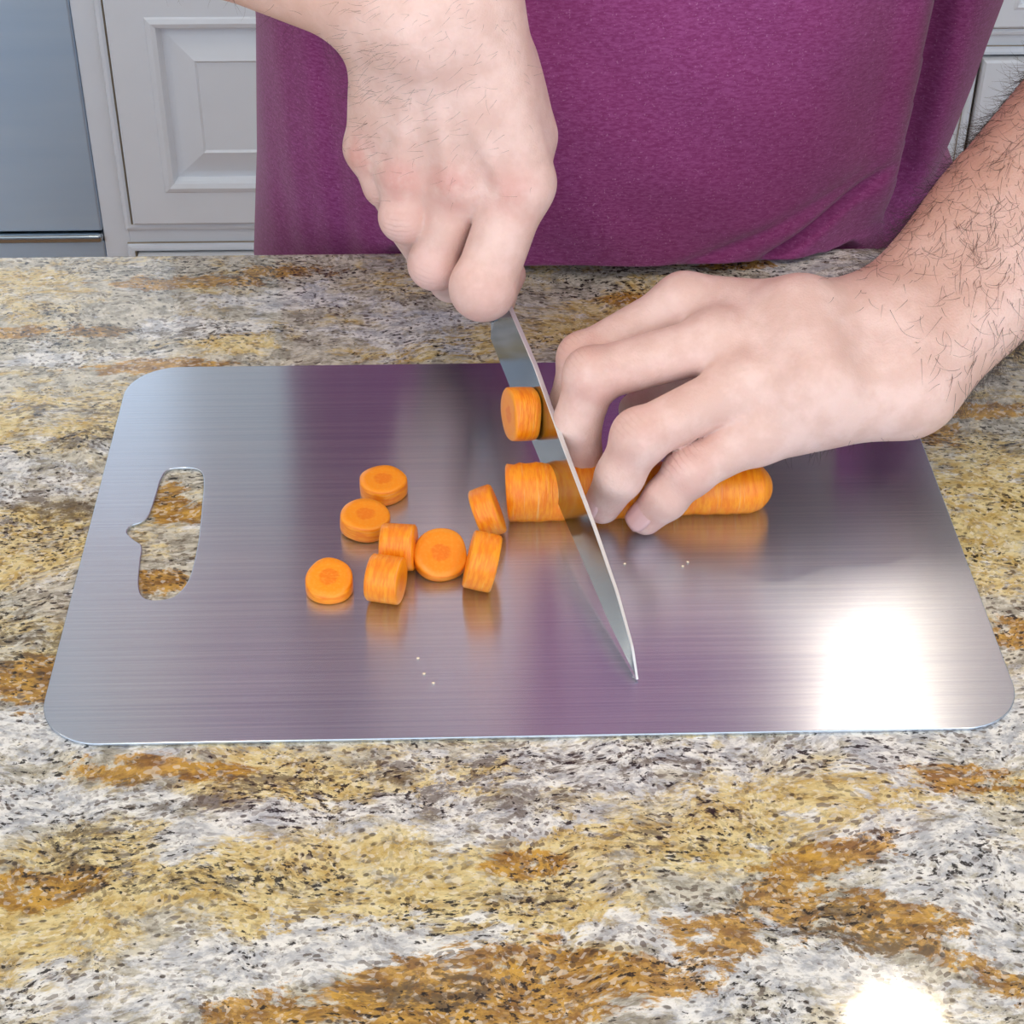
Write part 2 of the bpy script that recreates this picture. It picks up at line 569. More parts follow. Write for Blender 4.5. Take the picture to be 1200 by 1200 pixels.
# ------------------------------------------------------------------ island
YE = 0.406                   # far edge of the island top
def counter_mesh():
    xs = np.concatenate([[-1.1, -1.0965, -.8, -.6], np.arange(-.45, .4501, .004), [.6, .8, 1.0965, 1.1]])
    ys = np.concatenate([[-.42, -.4165, -.3], np.arange(-.22, YE - .005, .004), [YE - .0035, YE - .0015, YE]])
    X, Y = np.meshgrid(xs, ys, indexing='ij')
    nx, ny = X.shape
    Zt = np.zeros_like(X)
    dx = np.minimum(X + 1.1, 1.1 - X)
    dy = np.minimum(Y + .42, YE - Y)
    e = np.minimum(dx, dy)
    Zt = -.0035 * np.clip(1 - e / .0035, 0, 1) ** 2
    V = np.concatenate([np.stack([X, Y, Zt], -1).reshape(-1, 3), np.stack([X, Y, np.full_like(X, -.03)], -1).reshape(-1, 3)])
    i, j = np.meshgrid(np.arange(nx - 1), np.arange(ny - 1), indexing='ij')
    a = (i * ny + j).ravel()
    top = np.stack([a, a + ny, a + ny + 1, a + 1], -1)
    n0 = nx * ny
    bot = top[:, ::-1] + n0
    loop = np.concatenate([np.arange(nx) * ny, (nx - 1) * ny + np.arange(1, ny), (np.arange(nx - 2, -1, -1)) * ny + ny - 1, np.arange(ny - 2, 0, -1)])
    l2 = np.roll(loop, -1)
    side = np.stack([loop + n0, l2 + n0, l2, loop], -1)
    return V, np.concatenate([top, bot, side])


PATCH = dict(
    quartz=[(900, 1150, .07, .035, -15), (1150, 1050, .05, .05, 0), (1110, 880, .06, .02, 0), (60, 860, .05, .03, 0), (480, 385, .05, .025, 0), (420, 1120, .08, .02, 0), (180, 1165, .06, .015, 0),
            (220, 960, .05, .016, 0), (720, 900, .09, .02, 0), (950, 305, .07, .022, 0), (330, 350, .05, .014, 0), (90, 420, .05, .01, 0), (230, 385, .05, .012, 0), (650, 440, .03, .012, 0), (30, 950, .04, .02, 0), (1060, 970, .05, .02, 0), (560, 950, .05, .015, 0), (1180, 850, .03, .03, 0), (40, 560, .04, .03, 0)],
    straw=[(40, 1110, .045, .03, 10), (180, 1010, .06, .024, 5), (430, 920, .10, .018, 0), (640, 1000, .05, .026, 20), (880, 960, .10, .022, 12), (620, 1080, .05, .02, 0), (280, 400, .03, .012, 0), (520, 410, .05, .012, 0),
           (750, 360, .05, .016, 0), (1110, 400, .06, .02, 0), (1180, 560, .05, .03, 0), (60, 490, .05, .025, 0), (30, 640, .04, .03, 0), (1150, 620, .05, .04, 0), (410, 1010, .04, .018, 0), (700, 390, .06, .018, 0), (20, 330, .05, .012, 0), (420, 1070, .05, .02, 0), (90, 770, .02, .02, 0)],
    rust=[(960, 1010, .042, .011, 18), (830, 1105, .024, .016, 0), (1130, 915, .026, .011, -10), (470, 1160, .05, .012, 0), (640, 1145, .075, .02, 0), (560, 1185, .07, .012, 0), (330, 1188, .04, .009, 0), (150, 900, .03, .011, 0), (250, 905, .02, .008, 0),
          (40, 1050, .02, .010, 0), (1000, 1075, .05, .018, -12), (1095, 505, .018, .018, 0), (745, 350, .03, .009, 0), (210, 330, .06, .010, 0), (60, 390, .05, .010, 0), (190, 430, .05, .010, 0), (350, 318, .04, .009, 0),
          (20, 800, .03, .018, 0), (1130, 1130, .045, .009, -30), (200, 590, .012, .02, 0), (185, 680, .018, .01, 0), (225, 600, .010, .012, 0), (860, 310, .03, .007, 0), (1170, 480, .05, .010, 0), (620, 1010, .02, .01, 0), (60, 1030, .03, .008, 0), (1180, 740, .02, .015, 0)],
    smoke=[(110, 990, .03, .02, 0), (120, 510, .03, .012, 0), (80, 480, .04, .01, 0), (280, 930, .06, .014, 0), (240, 1035, .05, .012, 0), (560, 930, .05, .02, 0), (800, 975, .06, .012, 10), (340, 320, .05, .01, 0), (130, 390, .06, .01, 0),
           (640, 1045, .02, .01, 0), (30, 740, .05, .03, 0), (620, 900, .09, .012, 0), (830, 315, .05, .01, 0), (1150, 520, .06, .012, 0), (540, 1165, .04, .01, 0), (60, 600, .05, .03, 0), (1000, 1090, .05, .014, -12)])
V, Q = counter_mesh()
ctop = mesh_obj('granite_countertop', V, Q, M_granite, None, False)
tag(ctop, 'polished gold, white and brown granite island top under the steel board', 'countertop')
for nm, lst in PATCH.items():
    acc = np.full(len(V), -1.0)
    for px, py, rx, ry, rot in lst:
        c = PZ(px, py, 0)
        a = rad_(rot)
        dx, dy = V[:, 0] - c[0], V[:, 1] - c[1]
        u, v = dx * math.cos(a) + dy * math.sin(a), -dx * math.sin(a) + dy * math.cos(a)
        acc = np.maximum(acc, 1 - np.hypot(u / rx, v / ry))
    at = ctop.data.attributes.new(nm, 'FLOAT', 'POINT')
    at.data.foreach_set('value', np.clip(acc * 1.6, -.55, .8).astype(np.float32))
isl = empty('island_base', (0, 0, ZF))
tag(isl, 'white panelled island base below the granite top', 'cabinet')
bm_obj('body', box_bm(-1.05, 1.05, -.36, .33, .10, .89), M_white, isl)
bm_obj('plinth', box_bm(-1.0, 1.0, -.30, .27, 0, .10), M_white, isl)

# ------------------------------------------------------------------ cutting board
BW, BD, BT = .40, .2795, .0016


def catmull(pts, n=8):
    pts = [np.array(p, float) for p in pts]
    out = []
    N = len(pts)
    for i in range(N):
        p0, p1, p2, p3 = pts[i - 1], pts[i], pts[(i + 1) % N], pts[(i + 2) % N]
        for k in range(n):
            s = k / n
            out.append(.5 * ((2 * p1) + (-p0 + p2) * s + (2 * p0 - 5 * p1 + 4 * p2 - p3) * s * s + (-p0 + 3 * p1 - 3 * p2 + p3) * s ** 3))
    return out


def rounded_rect(x0, x1, y0, y1, r, n=14):
    out = []
    for cx, cy, a in ((x1 - r, y0 + r, -90), (x1 - r, y1 - r, 0), (x0 + r, y1 - r, 90), (x0 + r, y0 + r, 180)):
        for k in range(n + 1):
            th = math.radians(a + 90 * k / n)
            out.append((cx + r * math.cos(th), cy + r * math.sin(th)))
    return out


hole_px = [(196.6, 550), (213, 547.5), (229, 548.5), (238, 555), (239.5, 570), (237.7, 592), (233, 636), (223, 677), (208, 697), (193, 703), (175, 703.5), (164.5, 697), (161.4, 682),
           (163.5, 657), (165, 640), (156, 633), (147.7, 624), (153, 615.5), (166, 611), (174, 603), (182, 580.5), (188, 561)]
hole = [PZ(x, y, BT)[:2] for x, y in hole_px]
outer = rounded_rect(-BW / 2, BW / 2, 0, BD, .026)
cu = bpy.data.curves.new('cutting_board', 'CURVE')
cu.dimensions = '2D'
cu.fill_mode = 'BOTH'
cu.extrude = BT / 2 - .0004
cu.bevel_depth = .0004
cu.bevel_resolution = 2
for pts in (outer, catmull(hole, 6)):
    sp = cu.splines.new('POLY')
    sp.points.add(len(pts) - 1)
    for i, q in enumerate(pts):
        sp.points[i].co = (q[0], q[1], 0, 1)
    sp.use_cyclic_u = True
tmp = bpy.data.objects.new('tmp_curve', cu)
C.objects.link(tmp)
dg = bpy.context.evaluated_depsgraph_get()
me = bpy.data.meshes.new_from_object(tmp.evaluated_get(dg))
bpy.data.objects.remove(tmp)
me.materials.clear()
me.materials.append(M_steel)
board = link(bpy.data.objects.new('cutting_board', me))
board.location = (0, 0, BT / 2 + .0001)
tag(board, 'brushed stainless steel cutting board with a hanging slot', 'cutting board')
ZB = BT + .0002


# ------------------------------------------------------------------ carrots
def slice_mesh(r, th, tilt_top=0.0, az=0.0, tilt_bot=0.0, azb=0.0, seed=0, wob=.04, bev=.0007):
    """disc along local Z, centred; the two cuts may be slanted"""
    rs = np.random.default_rng(seed)
    n = 40
    ph = rs.uniform(0, 2 * PI, 4)
    am = rs.uniform(.2, 1, 4) * wob
    prof = []
    bm = bmesh.new()

    def rad(a):
        return r * (1 + sum(am[k] * .5 * math.cos((k + 2) * a + ph[k]) for k in range(4)))

    def zt(x, y): return th / 2 + math.tan(tilt_top) * (x * math.cos(az) + y * math.sin(az))
    def zb_(x, y): return -th / 2 + math.tan(tilt_bot) * (x * math.cos(azb) + y * math.sin(azb))
    rings = []
    spec = [(.33, 'b', 0), (.7, 'b', 0), (1 - bev / r, 'b', 0), (1.0, 'b', bev)] + [(1.0 + .012 * math.sin(PI * s), 'm', s) for s in (.2, .4, .6, .8)] + \
           [(1.0, 't', bev), (1 - bev / r, 't', 0), (.7, 't', 0), (.33, 't', 0)]
    for fr, kind, q in spec:
        ring = []
        for k in range(n):
            a = 2 * PI * k / n
            x, y = rad(a) * fr * math.cos(a), rad(a) * fr * math.sin(a)
            if kind == 'b': z = zb_(x, y) + q
            elif kind == 't': z = zt(x, y) - q
            else: z = (zb_(x, y) + bev) * (1 - q) + (zt(x, y) - bev) * q
            ring.append(bm.verts.new((x, y, z)))
        rings.append(ring)
    for a, b in zip(rings, rings[1:]):
        for k in range(n):
            bm.faces.new((a[k], a[(k + 1) % n], b[(k + 1) % n], b[k]))
    cb = bm.verts.new((0, 0, zb_(0, 0)))
    ct = bm.verts.new((0, 0, zt(0, 0)))
    for k in range(n):
        bm.faces.new((cb, rings[0][(k + 1) % n], rings[0][k]))
        bm.faces.new((ct, rings[-1][k], rings[-1][(k + 1) % n]))
    me = bpy.data.meshes.new('carrot_slice')
    bm.normal_update()
    cut = [1.0 if i // n in (0, 1, 2, 9, 10, 11) or i >= 12 * n else 0.0 for i in range(len(bm.verts))]
    bm.to_mesh(me)
    bm.free()
    at = me.attributes.new('cut', 'FLOAT', 'POINT')
    at.data.foreach_set('value', cut)
    me.polygons.foreach_set('use_smooth', np.ones(len(me.polygons), dtype=bool))
    me.materials.append(M_carrot)
    return me


def place_slice(px, py, r, th, axis, label, seed, tilt_top=0.0, az=0.0, tilt_bot=0.0, azb=0.0):
    """px,py = image of the disc's middle; axis = direction of local Z; rests on the board"""
    me = slice_mesh(r, th, tilt_top, az, tilt_bot, azb, seed)
    o = bpy.data.objects.new('carrot_slice', me)
    link(o)
    ax = Vector(axis).normalized()
    o.rotation_mode = 'QUATERNION'
    q = Vector((0, 0, 1)).rotation_difference(ax)
    o.rotation_quaternion = q
    R = np.array(q.to_matrix())
    co = np.array([v.co for v in me.vertices]) @ R.T
    zc = ZB - co[:, 2].min()
    c = PZ(px, py, zc)
    o.location = (c[0], c[1], zc)
    tag(o, label, 'carrot slice', 'carrot rounds cut on the steel board')
    return o


place_slice(449, 569, .0112, .0085, (0, 0, 1), 'flat carrot round farthest back on the board, orange core showing', 1)
place_slice(428, 610, .0114, .0085, (.06, -.05, 1), 'flat carrot round just in front of the farthest back round', 2)
place_slice(386, 684, .0103, .0080, (0, 0, 1), 'lone wedge-cut carrot round at the far left, cut face towards the viewer', 3, tilt_top=rad_(17), az=rad_(88))
place_slice(467, 641, .0106, .0150, (1, -.12, .02), 'thick carrot round on its edge behind another edge-standing round', 4)
place_slice(452, 679, .0104, .0145, (1, -.25, 0), 'thick carrot round on its edge nearest the viewer beside the lone round', 5)
place_slice(516, 652, .0122, .0085, (.05, -.42, .85), 'tilted carrot round with wide cut face in the middle of the row', 6, tilt_bot=rad_(-14), azb=rad_(90))
place_slice(571, 600, .0118, .0105, (.96, .10, .34), 'carrot round on edge leaning left, nearest the uncut carrot', 7)
place_slice(565, 658, .0126, .0125, (.97, -.10, -.22), 'carrot round on edge leaning right, in front of the left-leaning round', 8)

# the carrot being cut
cA, cB = PZ(594, 578, .0135), PZ(905, 570, .0125)


def carrot_body():
    L = float(np.linalg.norm(cB - cA))
    n = 44
    rs = np.random.default_rng(5)
    V, Fc, cut = [], [], []
    st = [(0, .0), (0, .55), (0, .93), (.0007, 1.0)] + [(s, None) for s in np.linspace(.004, L - .012, 44)] + [(L - .012 + .012 * math.sin(a), math.cos(a)) for a in np.linspace(.12, 1.45, 9)]
    for i, (s, f) in enumerate(st):
        base = .0132 - .0010 * (s / L)
        ripple = .00028 * math.sin(s * 900 + 2 * math.sin(s * 170)) + .0004 * math.sin(s * 130)
        for k in range(n):
            a = 2 * PI * k / n
            r = base + ripple * (1 + .5 * math.sin(3 * a + s * 60)) + .0004 * math.cos(2 * a + s * 30)
            if f is not None:
                r *= f
            z = s + (0.10 * r * math.cos(a - .6) if i < 4 else 0.10 * r * math.cos(a - .6) * max(0, 1 - s / .02))
            V.append((r * math.cos(a), r * math.sin(a), z))
            cut.append(1.0 if i < 3 else 0.0)
    m = len(st)
    for i in range(m - 1):
        for k in range(n):
            Fc.append((i * n + k, i * n + (k + 1) % n, (i + 1) * n + (k + 1) % n, (i + 1) * n + k))
    Fc.append(tuple(range((m - 1) * n, m * n)))
    o = mesh_obj('carrot', V, Fc, M_carrot)
    at = o.data.attributes.new('cut', 'FLOAT', 'POINT')
    at.data.foreach_set('value', cut)
    d = Vector(cB - cA).normalized()
    o.rotation_mode = 'QUATERNION'
    o.rotation_quaternion = Vector((0, 0, 1)).rotation_difference(d)
    o.location = cA
    return o


carrot = carrot_body()
tag(carrot, 'peeled orange carrot held under the hand, half cut by the knife', 'carrot')

# little wet crumbs
for i, (x, y) in enumerate([(490, 772), (497, 790), (508, 801), (732, 661), (800, 664), (806, 659)]):
    c = PZ(x, y, ZB)
    bm = bmesh.new()
    bmesh.ops.create_icosphere(bm, subdivisions=1, radius=.0007)
    for v in bm.verts:
        v.co.x *= random.uniform(.7, 1.5)
        v.co.z *= .6
    o = bm_obj('carrot_crumb', bm, M_water, None, True)
    o.location = (c[0], c[1], ZB + .0003)
    tag(o, ['tiny pale crumb in front of the slices, farthest of three in a row', 'tiny pale crumb in front of the slices, middle of three in a row', 'tiny pale crumb in front of the slices, nearest of three in a row',
            'tiny pale crumb just right of the knife blade below the fingertips', 'tiny pale crumb in front of the carrot, left of a close pair', 'tiny pale crumb in front of the carrot, right of a close pair'][i], 'crumb', 'tiny crumbs on the board')

# ------------------------------------------------------------------ knife
TIP = PZ(746.7, 796.7, ZB + .0004)
HEEL = PZ(575, 396.7, .036)
kd = HEEL - TIP
KL = float(np.linalg.norm(kd))
kd = kd / KL
kside = np.cross(kd, [0, 0, 1.0])
kside /= np.linalg.norm(kside)
kup0 = np.cross(kside, kd)
lean = rad_(10)
kup = kup0 * math.cos(lean) + kside * math.sin(lean)
knor = np.cross(kup, kd)       # blade normal
knife = empty('kitchen_knife', tuple(TIP))
tag(knife, "long chef's knife with a polished blade cutting the carrot", 'knife')
K = Matrix(((kd[0], knor[0], kup[0], 0), (kd[1], knor[1], kup[1], 0), (kd[2], knor[2], kup[2], 0), (0, 0, 0, 1)))
knife.rotation_mode = 'QUATERNION'
knife.rotation_quaternion = K.to_quaternion()
# blade: local X along the blade from tip to heel, local Z up to the spine
es = [(0, 0), (.035, -.0028), (.07, -.0028), (.10, -.0030), (.15, -.0026), (.19, -.0014), (KL, 0)]
ss = [(0, .0005), (.012, .0075), (.037, .0140), (.072, .0188), (.121, .0232), (.17, .0290), (KL, .0300)]
ip = lambda s, tab: float(np.interp(s, [q[0] for q in tab], [q[1] for q in tab]))
V, Fc = [], []
ns = 60
for i in range(ns + 2):
    s = KL * (i / ns) ** 1.15 if i <= ns else KL + .008
    e, t_s = ip(s, es), ip(s, ss)
    if i > ns: e = .012
    t_s = max(t_s, e + .0004)
    th = .00055 + .0007 * min(1, s / .12)
    hgt = t_s - e
    V += [(s, 0, e), (s, -th * .42, e + hgt * .4), (s, -th, t_s - .0003), (s, -th * .75, t_s), (s, th * .75, t_s), (s, th, t_s - .0003), (s, th * .42, e + hgt * .4)]
for i in range(ns + 1):
    for k in range(7):
        a, b = i * 7 + k, i * 7 + (k + 1) % 7
        Fc.append((a, b, b + 7, a + 7))
Fc.append(tuple(range(7)))
Fc.append(tuple(range(ns * 7 + 13, ns * 7 + 6, -1)))
bl = mesh_obj('blade', V, Fc, [M_blade, M_spine], knife, False, [1 if (j < (ns + 1) * 7 and j % 7 in (2, 3, 4)) else 0 for j in range(len(Fc))])
me_s = slice_mesh(.0128, .0120, 0, 0, rad_(6), 0.3, 9)
o_s = link(bpy.data.objects.new('carrot_slice', me_s))
rd = ray(627, 485)
hit = CAM + rd * (((TIP - CAM) @ knor) / (rd @ knor))
sgn = -1.0 if knor[0] > 0 else 1.0
o_s.location = tuple(hit + knor * sgn * (.0060 + .0013))
o_s.rotation_mode = 'QUATERNION'
o_s.rotation_quaternion = Vector((0, 0, 1)).rotation_difference(Vector(-knor * sgn))
tag(o_s, 'carrot round stuck to the side of the knife blade', 'carrot slice', 'carrot rounds cut on the steel board')
bm = box_bm(KL + .006, KL + .020, -.0065, .0065, .004, .030, .003, 3)
bm_obj('bolster', bm, M_blade, knife, True)
V, Fc = [], []
n = 20
for s, wy, z0, z1 in [(0, .0075, .004, .030), (.01, .0095, .003, .031), (.04, .0105, .001, .031), (.075, .0105, .002, .031), (.10, .0105, .0, .032), (.118, .0105, -.004, .031), (.124, .007, .002, .026)]:
    for k in range(n):
        a = 2 * PI * k / n
        ca, sa = math.cos(a), math.sin(a)
        V.append((KL + .018 + s, wy * math.copysign(abs(ca) ** .7, ca), (z0 + z1) / 2 + (z1 - z0) / 2 * math.copysign(abs(sa) ** .7, sa)))
for i in range(6):
    for k in range(n):
        Fc.append((i * n + k, i * n + (k + 1) % n, (i + 1) * n + (k + 1) % n, (i + 1) * n + k))
Fc.append(tuple(range(n - 1, -1, -1)))
Fc.append(tuple(range(6 * n, 7 * n)))
hdl = mesh_obj('handle', V, Fc, M_handle, knife)
for s in (.03, .062, .094):
    bm = bmesh.new()
    bmesh.ops.create_cone(bm, cap_ends=True, segments=14, radius1=.003, radius2=.003, depth=.0216)
    bmesh.ops.rotate(bm, verts=bm.verts, matrix=Matrix.Rotation(PI / 2, 3, 'X'))
    bmesh.ops.translate(bm, verts=bm.verts, vec=(KL + .016 + s, 0, .016))
    bm_obj('rivet', bm, M_blade, hdl)


# ------------------------------------------------------------------ implicit surfaces
def A3(v): return np.asarray(v, dtype=np.float32)


def rc(p, a, b, ra, rb):
    a, b = A3(a), A3(b)
    ba = b - a
    pa = p - a
    t = np.clip((pa @ ba) / float(ba @ ba), 0, 1)
    d = pa - t[:, None] * ba
    return np.sqrt(np.einsum('ij,ij->i', d, d)) - (ra + (rb - ra) * t)


def ell(p, c, r, R=None):
    q = p - A3(c)
    if R is not None:
        q = q @ R.astype(np.float32)
    r = A3(r)
    k0 = np.linalg.norm(q / r, axis=1)
    k1 = np.linalg.norm(q / (r * r), axis=1) + 1e-9
    return k0 * (k0 - 1) / k1


def smin(a, b, k):
    h = np.clip(.5 + .5 * (b - a) / k, 0, 1)
    return b * (1 - h) + a * h - k * h * (1 - h)


def chain(p, pts, rads, k=.004):
    d = None
    for i in range(len(pts) - 1):
        e = rc(p, pts[i], pts[i + 1], rads[i], rads[i + 1])
        d = e if d is None else smin(d, e, k)
    return d


def surface(f, lo, hi, h, B=8):
    """sparse surface nets of f(p) = 0 on a grid of step h"""
    lo, hi = np.asarray(lo, float), np.asarray(hi, float)
    nb = np.ceil((hi - lo) / (h * B)).astype(int)
    g = np.stack(np.meshgrid(*[np.arange(k) for k in nb], indexing='ij'), -1).reshape(-1, 3)
    ctr = lo + (g + .5) * h * B
    d = f(ctr.astype(np.float32))
    keep = g[np.abs(d) < h * B * .87 * 1.35]
    loc = np.stack(np.meshgrid(*[np.arange(B + 1)] * 3, indexing='ij'), -1).reshape(-1, 3)
    dims = nb * B + 4
    key = lambda c: (c[..., 0] * dims[1] + c[..., 1]) * dims[2] + c[..., 2]
    K_, V_, E_ = [], [], []
    CH = 600
    S = B + 1
    for c0 in range(0, len(keep), CH):
        kb = keep[c0:c0 + CH]
        idx = kb[:, None, :] * B + loc[None]
        v = f((lo + idx.reshape(-1, 3) * h).astype(np.float32)).reshape(len(kb), S, S, S)
        sg = v < 0
        cs = np.zeros((len(kb), B, B, B, 3), np.float64)
        cn = np.zeros((len(kb), B, B, B), np.int32)
        sl = lambda o: slice(o, o + B)
        for ax in range(3):
            for o1 in (0, 1):
                for o2 in (0, 1):
                    off0 = [0, 0, 0]
                    others = [q for q in range(3) if q != ax]
                    off0[others[0]], off0[others[1]] = o1, o2
                    off1 = list(off0)
                    off1[ax] = 1
                    a = v[:, sl(off0[0]), sl(off0[1]), sl(off0[2])]
                    b = v[:, sl(off1[0]), sl(off1[1]), sl(off1[2])]
                    cr = (a < 0) != (b < 0)
                    t = np.where(cr, a / np.where(cr, a - b, 1), 0)
                    cn += cr
                    for q in range(3):
                        cs[..., q] += np.where(cr, off0[q] + (t if q == ax else 0), 0)
        m = cn > 0
        bi, i, j, k = np.nonzero(m)
        cell = kb[bi] * B + np.stack([i, j, k], -1)
        K_.append(key(cell + 1))
        V_.append(lo + (cell + cs[m] / cn[m][:, None]) * h)
        for ax in range(3):
            o = [0, 0, 0]
            o[ax] = 1
            a = sg[:, :B, :B, :B]
            b = sg[:, sl(o[0]), sl(o[1]), sl(o[2])]
            bi, i, j, k = np.nonzero(a != b)
            cc = kb[bi] * B + np.stack([i, j, k], -1)
            E_.append((np.full(len(bi), ax), cc, a[bi, i, j, k]))
    K_ = np.concatenate(K_)
    V_ = np.concatenate(V_)
    order = np.argsort(K_)
    Ks = K_[order]
    V_ = V_[order]
    quads = []
    for ax, cc, ins in E_:
        if not len(cc): continue
        a = int(ax[0])
        u, w_ = (a + 1) % 3, (a + 2) % 3
        cols = []
        for du, dw in ((0, 0), (-1, 0), (-1, -1), (0, -1)):
            c2 = cc.copy() + 1
            c2[:, u] += du
            c2[:, w_] += dw
            cols.append(key(c2))
        kk = np.stack(cols, -1)
        ii = np.searchsorted(Ks, kk)
        ii = np.clip(ii, 0, len(Ks) - 1)
        ok = (Ks[ii] == kk).all(1)
        ii, ins = ii[ok], ins[ok]
        ii = np.where(ins[:, None], ii, ii[:, ::-1])
        quads.append(ii)
    Q = np.concatenate(quads)
    # two gentle projection steps onto the surface
    e = h * .5
    for _ in range(2):
        p = V_.astype(np.float32)
        d0 = f(p)
        gr = np.stack([f(p + A3(np.eye(3)[q] * e)) - f(p - A3(np.eye(3)[q] * e)) for q in range(3)], -1) / (2 * e)
        gl = np.linalg.norm(gr, axis=1, keepdims=True) + 1e-6
        V_ = V_ - np.clip(d0, -h, h)[:, None] * gr / gl * .8
    return V_, Q, gr / gl


# ------------------------------------------------------------------ the person
# left hand (image right): palm down over the carrot
LH = dict(
    wrist=PZ(1040, 422, .062),
    mcp=[PZ(802, 354, .077), PZ(843, 400, .073), PZ(872, 450, .064), PZ(890, 508, .046)],
    fing=[[PZ(684, 420, .058), PZ(668, 478, .036), PZ(680, 520, .018)],
          [PZ(694, 440, .066), PZ(676, 497, .043), PZ(686, 553, .018)],
          [PZ(750, 512, .052), PZ(726, 558, .033), PZ(706, 592, .014)],
          [PZ(808, 552, .034), PZ(780, 584, .022), PZ(757, 606, .011)]],
    rf=[(.0122, .0115, .0102, .0084), (.0128, .0122, .0108, .0088), (.0126, .0121, .0107, .0086), (.0118, .0108, .0098, .0082)],
    rm=(.0130, .0135, .0130, .0125),
    thumb=[PZ(965, 410, .036), PZ(860, 405, .026), PZ(790, 450, .020), PZ(745, 480, .017)],
)
L_elbow = PY(1200, 262, .235)
L_elbow = LH['wrist'] + (L_elbow - LH['wrist']) * 2.35
L_should = np.array([.275, .47, .50])
# right hand (image left): fist round the knife handle, back of the hand to the viewer
RH = dict(
    wrist=PY(512, -2, .272),
    mcp=[PY(609, 214, .254), PY(540, 208, .258), PY(478, 200, .266), PY(436, 172, .282)],
    fing=[[PY(566, 337, .229), PY(578, 348, .260), PY(596, 322, .280)],
          [PY(509, 309, .250), PY(528, 330, .280), PY(560, 318, .292)],
          [PY(474, 254, .258), PY(500, 300, .288), PY(530, 300, .305)],
          [PY(452, 216, .276), PY(480, 270, .306), PY(510, 280, .318)]],
    rf=[(.0150, .0148, .0108, .0088), (.0124, .0116, .0100, .0085), (.0125, .0112, .0096, .0084), (.0115, .0100, .0090, .0078)],
    rm=(.0160, .0140, .0130, .0120),
    thumb=[PY(590, 70, .285), PY(616, 158, .277), PY(600, 250, .286), PY(580, 305, .296)],
)
R_elbow = np.array([-.30, .46, .25])
R_should = np.array([-.15, .47, .51])


def arm_field(Hn, elbow, shoulder, side):
    W = Hn['wrist']
    M = Hn['mcp']
    across = M[0] - M[3]
    across = across / np.linalg.norm(across)
    ax = W - (M[1] + M[2]) / 2
    ax /= np.linalg.norm(ax)
    nrm = np.cross(across, ax)
    across = np.cross(ax, nrm)
    across /= np.linalg.norm(across)
    Wm = [W + across * o for o in (.017, .006, -.006, -.017)]
    fa = elbow - W
    fl = np.linalg.norm(fa)
    fa = fa / fl
    acr2 = across - fa * (across @ fa)
    acr2 /= np.linalg.norm(acr2)
    palm_dir = side * nrm / np.linalg.norm(nrm)      # towards the palm

    hc = (W + M[1] + M[2] + Hn['fing'][1][0] + Hn['fing'][2][0]) / 5

    def f(p):
        near = np.linalg.norm(p - A3(hc), axis=1) < .17
        f1 = rc(p, W + acr2 * .016, elbow + acr2 * .012, .0195, .040)
        f2 = rc(p, W - acr2 * .016, elbow - acr2 * .012, .0195, .040)
        fore = smin(f1, f2, .02)
        mus = rc(p, W + fa * fl * .42, W + fa * fl * .8, .030, .042)
        fore = smin(fore, mus, .03)
        upper = rc(p, elbow, shoulder, .041, .052)
        arm = smin(fore, upper, .03)
        if near.any():
            arm[near] = hand(p[near], arm[near])
        return arm

    def hand(p, arm):
        palm = None
        for i in range(4):
            e = rc(p, M[i], Wm[i], Hn['rm'][i], .0185)
            palm = e if palm is None else smin(palm, e, .016)
        # fleshy palm under the bones
        mid = (M[1] + M[2]) / 2 * .55 + W * .45 + palm_dir * .010
        pm = rc(p, mid + across * .018, mid - across * .018, .019, .019)
        palm = smin(palm, pm, .014)
        hyp = rc(p, M[3] * .75 + W * .25 + palm_dir * .006, W - across * .018 + palm_dir * .005, .0145, .0165)
        palm = smin(palm, hyp, .012)
        body = smin(palm, arm, .022)
        th = Hn['thumb']
        tr = (.0145, .0125, .0112, .0085)
        thumb = chain(p, th, tr, .004)
        thenar = rc(p, W + across * .014 + palm_dir * .008, th[1], .019, .0125)
        thumb = smin(thumb, thenar, .010)
        out = smin(body, thumb, .016)
        for i in range(4):
            pts = [M[i]] + Hn['fing'][i]
            fg = chain(p, pts, Hn['rf'][i], .0035)
            fg = smin(fg, np.linalg.norm(p - A3(pts[1]), axis=1) - Hn['rf'][i][1] * 1.04, .004)
            hf = smin(body, fg, .009)
            out = smin(out, hf, .0012)
        for i in range(4):
            a_ = M[i] - palm_dir * (Hn['rm'][i] - .0010)
            b_ = W * .75 + M[i] * .25 - palm_dir * .0165
            out = smin(out, rc(p, a_, b_, .0022, .0016), .007)
        # knuckle heads
        for i in range(4):
            kn = np.linalg.norm(p - A3(M[i] - palm_dir * .0030), axis=1) - (Hn['rm'][i] - .0020)
            out = smin(out, kn, .006)
        return out
    return f, dict(W=W, M=M, across=across, palm=palm_dir, fa=fa, fl=fl, ax=ax)


def gauss(d, s): return np.exp(-(d / s) ** 2)


